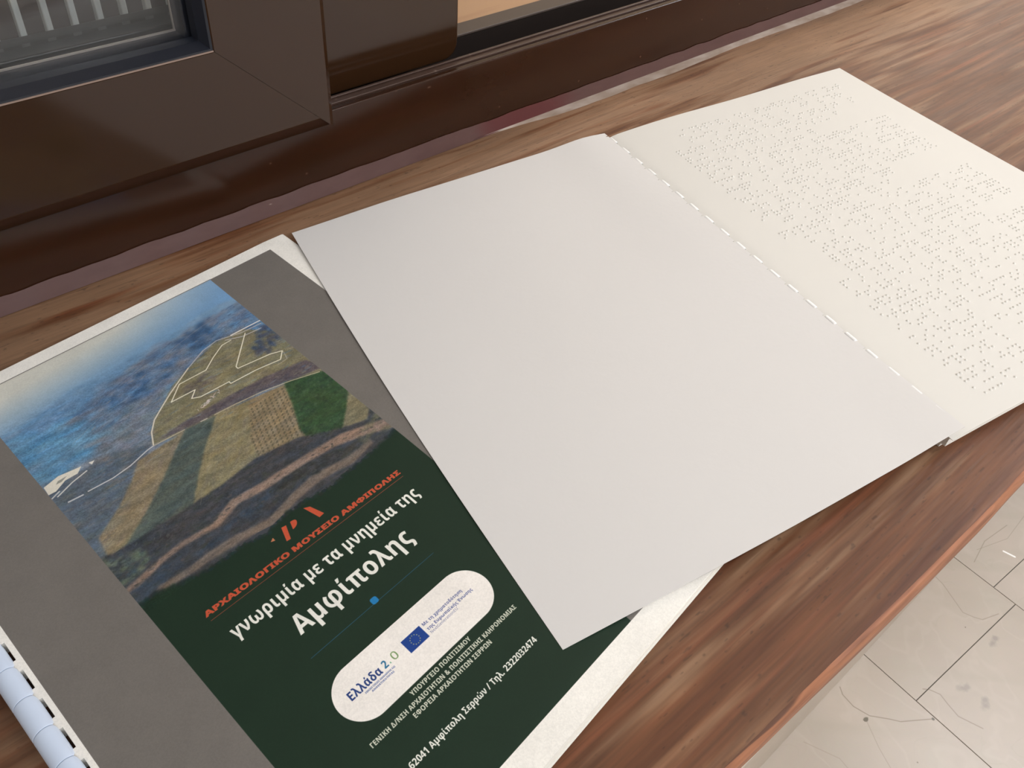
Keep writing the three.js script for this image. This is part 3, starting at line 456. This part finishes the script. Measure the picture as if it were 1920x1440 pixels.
  text('ΥΠΟΥΡΓΕΙΟ ΠΟΛΙΤΙΣΜΟΥ', 47.4, 76.9, 243.6, 2.5, S, 'rgb(214,214,196)'); text('ΓΕΝΙΚΗ Δ/ΝΣΗ ΑΡΧΑΙΟΤΗΤΩΝ & ΠΟΛΙΤΙΣΤΙΚΗΣ ΚΛΗΡΟΝΟΜΙΑΣ', 26, 98.3, 247.1, 2.5, S, 'rgb(214,214,196)'); text('ΕΦΟΡΕΙΑ ΑΡΧΑΙΟΤΗΤΩΝ ΣΕΡΡΩΝ', 42.8, 81.6, 250.1, 2.5, S, 'rgb(214,214,196)');
  text('62041 Αμφίπολη Σερρών / Τηλ. 2322032474', 30.6, 93.9, 261.6, 3.3, S, white);
  // print grain
  const im = x.getImageData(0, 0, W, H); for (let j = 0; j < H; j++) for (let i = 0; i < W; i++) { const o = (j * W + i) * 4, g = 1 + 0.05 * (noise(i / 3, j / 3, 7) - 0.5) + 0.06 * (fbm(i / 60, j / 60, 9, 3) - 0.5) + 0.04 * (rnd() - 0.5); im.data[o] *= g; im.data[o + 1] *= g; im.data[o + 2] *= g; } x.putImageData(im, 0, 0);
  const t = new THREE.CanvasTexture(c); t.colorSpace = THREE.SRGBColorSpace; t.anisotropy = 8; return t;
}
{
  const B = thing('printed_booklet', 'comb-bound booklet with a green and grey cover showing an aerial landscape, under the blank page', 'booklet');
  const pitch = 14.2, slotL = 9.2, first = 11.4, nSlot = 20, vs = [-8], slotRow = new Set();
  for (let k = 0; k < nSlot; k++) { const a = first + k * pitch - 0.3; vs.push(a, a + slotL / 2, a + slotL); slotRow.add(vs.length - 3).add(vs.length - 2); vs.push(a + slotL + 2.4); }
  for (const e of [288, 291.3]) if (e > vs[vs.length - 1]) vs.push(e);
  const us = [-46, -43, -40.7, -38.8, -30, 0, 30, 60, 90, 120, 150, 165, 172, 177.5], hole = (i, j) => i === 1 && slotRow.has(j);
  const H = 0.0064, curl = (mx, my) => 0.0003 * noise(mx / 40, my / 50, 3) - 0.0012 * sm(276, 293, my) * sm(20, 160, mx) - 0.0006 * sm(165, 178, mx);
  const pos = (mx, my) => { const [a, b] = pageXZ(mx, my); return [a, H + curl(mx, my), b]; };
  const uv = (mx, my) => [(mx + 46) / 223.5, 1 - (my + 8) / (2048 / (1522 / 223.5))];
  obj('cover', slab(us, vs, pos, 0.00028, { skip: hole, uv }), phys({ map: coverArt(), roughness: 0.62, specularIntensity: 0.5 }), B);
  for (const [k, [y1, y0, x1, vEnd, sh]] of [[0.0058, 0.0036, 178.2, 293, 0], [0.0033, 0.0021, 177.2, 293.6, 0.5], [0.0018, 0.0004, 178.6, 292.8, -0.4]].entries()) {
    const vv = [...vs.slice(0, -1), vEnd], uu = [...us.slice(0, -1), x1];
    obj('page_stack', slab(uu, vv, (mx, my) => { const [a, b] = pageXZ(mx + sh * (my > 200 ? 1 : 0), my); return [a, y1 - 0.0006 * sm(280, 293, my) * (k === 0 ? 1 : 0.3), b]; }, 0, { skip: hole, drop: () => y0 }), M.pageStack, B);
  }
  const comb = obj('comb_binding', new THREE.BufferGeometry(), M.comb, B);
  // spine: lower outside quarter of the tube; fingers rise over the margin and dip into the slots
  const arc = (a, r = 0) => { const cx = -45.7, rx = 4.1 + r, ry = 0.0038 + r * 0.0006, t = a * Math.PI; return [cx + rx * Math.cos(t), 0.0055 + ry * Math.sin(t)]; };
  const strip = (y0, y1, a0, a1, n, ends) => slab(lin(a0, a1, n), [y0, y0 + 0.5, (y0 + y1) / 2, y1 - 0.5, y1], (a, my) => { const e = my === y0 || my === y1 ? -0.28 : 0, [mx, h] = arc(a, e); const [X, Z] = pageXZ(mx, my); return [X, h, Z]; }, 0.0005, {});
  comb.geometry = slab(lin(0.97, 1.26, 8), lin(-6, 291, 60), (a, my) => { const [mx, h] = arc(a, -0.5); const [X, Z] = pageXZ(mx, my); return [X, Math.max(h, 0.0006), Z]; }, 0.0004);
  for (let k = 0; k < nSlot; k++) {
    const c = first + k * pitch + slotL / 2, y0 = c - 6.75, y1 = c + 6.75, w = (a) => lerp(3.4, 6.98, sm(0.0, 0.2, a));
    const g = slab(lin(-0.06, 1.0, 16), [-1, -0.95, -0.5, 0, 0.5, 0.95, 1], (a, t) => { const e = Math.abs(t) === 1 ? -0.22 : 0, [mx, h] = arc(a, e), [X, Z] = pageXZ(mx, c + t * w(a)); return [X, h, Z]; }, 0.00045);
    obj('finger', g, M.comb, comb);
  }
}

// ------------------------------------------------------------------ open braille book
{
  const B = thing('braille_book', 'open comb-bound book with a blank left page and an embossed braille right page', 'book');
  // corner points [x, height, z]
  const A = { tl: [0.2001, 0.0075, -0.3819], tr: [0.4187, 0.0138, -0.3495], br: [0.3532, 0.013, -0.0589], bl: [0.1369, 0.0068, -0.0996] };
  const R = { tl: [0.4205, 0.0120, -0.3484], tr: [0.6556, 0.0100, -0.3192], br: [0.5949, 0.0085, -0.015], bl: [0.3492, 0.0108, -0.0586] };
  const bil = (C, s, t, k) => lerp(lerp(C.tl[k], C.tr[k], s), lerp(C.bl[k], C.br[k], s), t);
  const pitch = 14.2 / 291, nf = 20, first = 0.012, fl = 8.6 / 291, dotRow = new Set();
  const vs = [0], slotRow = new Set();
  for (let k = 0; k < nf; k++) { const a = first + k * pitch; vs.push(a, a + fl * 0.12); slotRow.add(vs.length - 2).add(vs.length - 1); if (rnd() < 0.7) dotRow.add(vs.length - 2); vs.push(a + fl, a + fl + 0.01); }
  while (vs[vs.length - 1] >= 0.995) vs.pop(); vs.push(1);
  const leftPos = (s, t) => {
    const bow = Math.sin(Math.PI * t) * -0.0024 * (1 - s), bowB = Math.sin(Math.PI * s) * 0.0014 * t;
    const y = bil(A, s, t, 1) + 0.0024 * Math.exp(-Math.pow((s - 0.92) / 0.1, 2)) * Math.pow(1 - t, 3) + 0.0016 * Math.sin(Math.PI * s) * (1 - 0.7 * t) + 0.0012 * sm(0.75, 1, t) * sm(0.8, 1, s) + 0.0007 * (noise(s * 4, t * 4, 6) - 0.5) * Math.min(1, s * 4);
    return [bil(A, s, t, 0) + bow, y, bil(A, s, t, 2) + bowB];
  };
  const lu = [...lin(0, 0.92, 30), 0.955, 0.985, 0.993, 1];
  obj('left_page', slab(lu, vs, leftPos, 0.00022, { skip: (i, j) => i === lu.length - 2 && dotRow.has(j), uv: (s, t) => [s * 0.7, 1 - t] }), M.paper, B).userData.label = 'blank white page';
  const rightPos = (s, t, d = 0) => {
    const y = bil(R, s, t, 1) + 0.0012 * Math.sin(Math.PI * clamp(s * 1.1)) * (1 - 0.5 * t) + 0.0006 * Math.sin(s * 9 + t * 2) * (1 - t) - 0.0012 * (1 - sm(0, 0.03, s)) + 0.0012 * Math.pow(1 - t, 4) * s;
    return [bil(R, s, t, 0), y + d, bil(R, s, t, 2)];
  };
  const ru = [-0.012, -0.004, 0.006, 0.02, ...lin(0.04, 1, 34)];
  obj('braille_page', slab(ru, vs, rightPos, 0.0002, { skip: (i, j) => i === 1 && slotRow.has(j) }), M.braillePaper, B).userData.label = 'cream page embossed with braille';
  obj('page_stack', slab([-0.01, 0.006, 0.03, 0.3, 0.6, 0.985], [0.002, 0.3, 0.6, 0.993], (s, t) => { const p = rightPos(s, t); p[1] -= 0.0007; return p; }, 0, { drop: (s, t, a) => 0.0034 }), M.pageStack, B);
  obj('page_stack', slab([-0.008, 0.03, 0.3, 0.6, 0.99], [0.004, 0.3, 0.6, 0.984], (s, t) => { const p = rightPos(s, t); p[1] = 0.0032; return p; }, 0, { drop: () => 0.0004 }), M.pageStack, B);
  // embossed dots, as the cells of a page of text
  const dome = []; const seg = 8, rings = [[1, 0], [0.72, 0.55], [0.36, 0.9], [0, 1]];
  const dots = [], P = [], W = 0.237, L = 0.297;
  let line = 0;
  for (let t = 0.062; t < 0.962; t += 0.0338, line++) {
    const start = line < 2 ? 0.2 : 0.135 + (rnd() < 0.25 ? 0.05 : 0), end = rnd() < 0.2 ? 0.5 + rnd() * 0.3 : 0.885;
    let gapIn = 3 + (rnd() * 6 | 0);
    for (let s = start; s < end; s += 0.0262) {
      if (gapIn-- === 0) { gapIn = 2 + (rnd() * 8 | 0); continue; }
      for (let q = 0; q < 6; q++) if (rnd() < 0.52) dots.push([s + (q % 2) * 0.0106, t + ((q / 2) | 0) * 0.0085]);
    }
  }
  for (const [s, t] of dots) {
    const c = rightPos(s, t, -0.00003), r = 0.00085, h = 0.00078;
    const ring = rings.map(([a, b]) => Array.from({ length: seg }, (_, k) => [c[0] + a * r * Math.cos(k / seg * 6.2832), c[1] + b * h, c[2] + a * r * Math.sin(k / seg * 6.2832)]));
    for (let m = 0; m < 3; m++) for (let k = 0; k < seg; k++) { const j = (k + 1) % seg, [a, b, d, e] = [ring[m][k], ring[m][j], ring[m + 1][k], ring[m + 1][j]]; P.push(...a, ...d, ...b); if (m < 2) P.push(...b, ...d, ...e); }
  }
  let g = new THREE.BufferGeometry(); g.setAttribute('position', new THREE.Float32BufferAttribute(P, 3)); g = toCreasedNormals(g, 1.2);
  const dm = obj('braille_dots', g, M.braillePaper, B); dm.userData.kind = 'stuff'; dm.userData.label = 'raised braille dots';
  // comb in the gutter
  const gut = (t) => [lerp(0.4194, 0.3512, t), lerp(0.0128, 0.0122, t), lerp(-0.3492, -0.0588, t)];
  const dir = new THREE.Vector3(0.3512 - 0.4194, 0, -0.0588 + 0.3492).normalize(), nrm = new THREE.Vector3(dir.z, 0, -dir.x);   // nrm points to the right page
  const spineG = [];
  const comb = obj('comb_binding', slab(lin(0.55, 2.45, 14), lin(0.004, 0.982, 20), (a, t) => { const c = gut(t), o = 0.0046 * Math.sin(a * Math.PI * 1), y = 0.0062 + 0.0046 * Math.cos(a * Math.PI); return [c[0] + nrm.x * o, Math.max(y, 0.001), c[2] + nrm.z * o]; }, 0.0004), M.combWhite, B);
  for (let k = 0; k < nf; k++) {
    const t0 = first + k * pitch + 0.0028, t1 = t0 + fl - 0.0052; if (t1 > 0.99) break;
    const gg = slab(lin(-1, 1, 12), [0, 0.08, 0.5, 0.92, 1], (a, t) => { const e = t === 0 || t === 1 ? 0.0003 : 0, c = gut(lerp(t0, t1, t)), th = a * 1.75, o = 0.0014 * Math.sin(th) + 0.0009, y = c[1] + 0.00165 + 0.0006 * sm(0.8, 1, lerp(t0, t1, t)) - 0.0011 * (1 - Math.cos(th)) - e; return [c[0] + nrm.x * o, y, c[2] + nrm.z * o]; }, 0.0004);
    obj('finger', gg, M.combWhite, comb);
  }
}
renderer.render(scene, camera);
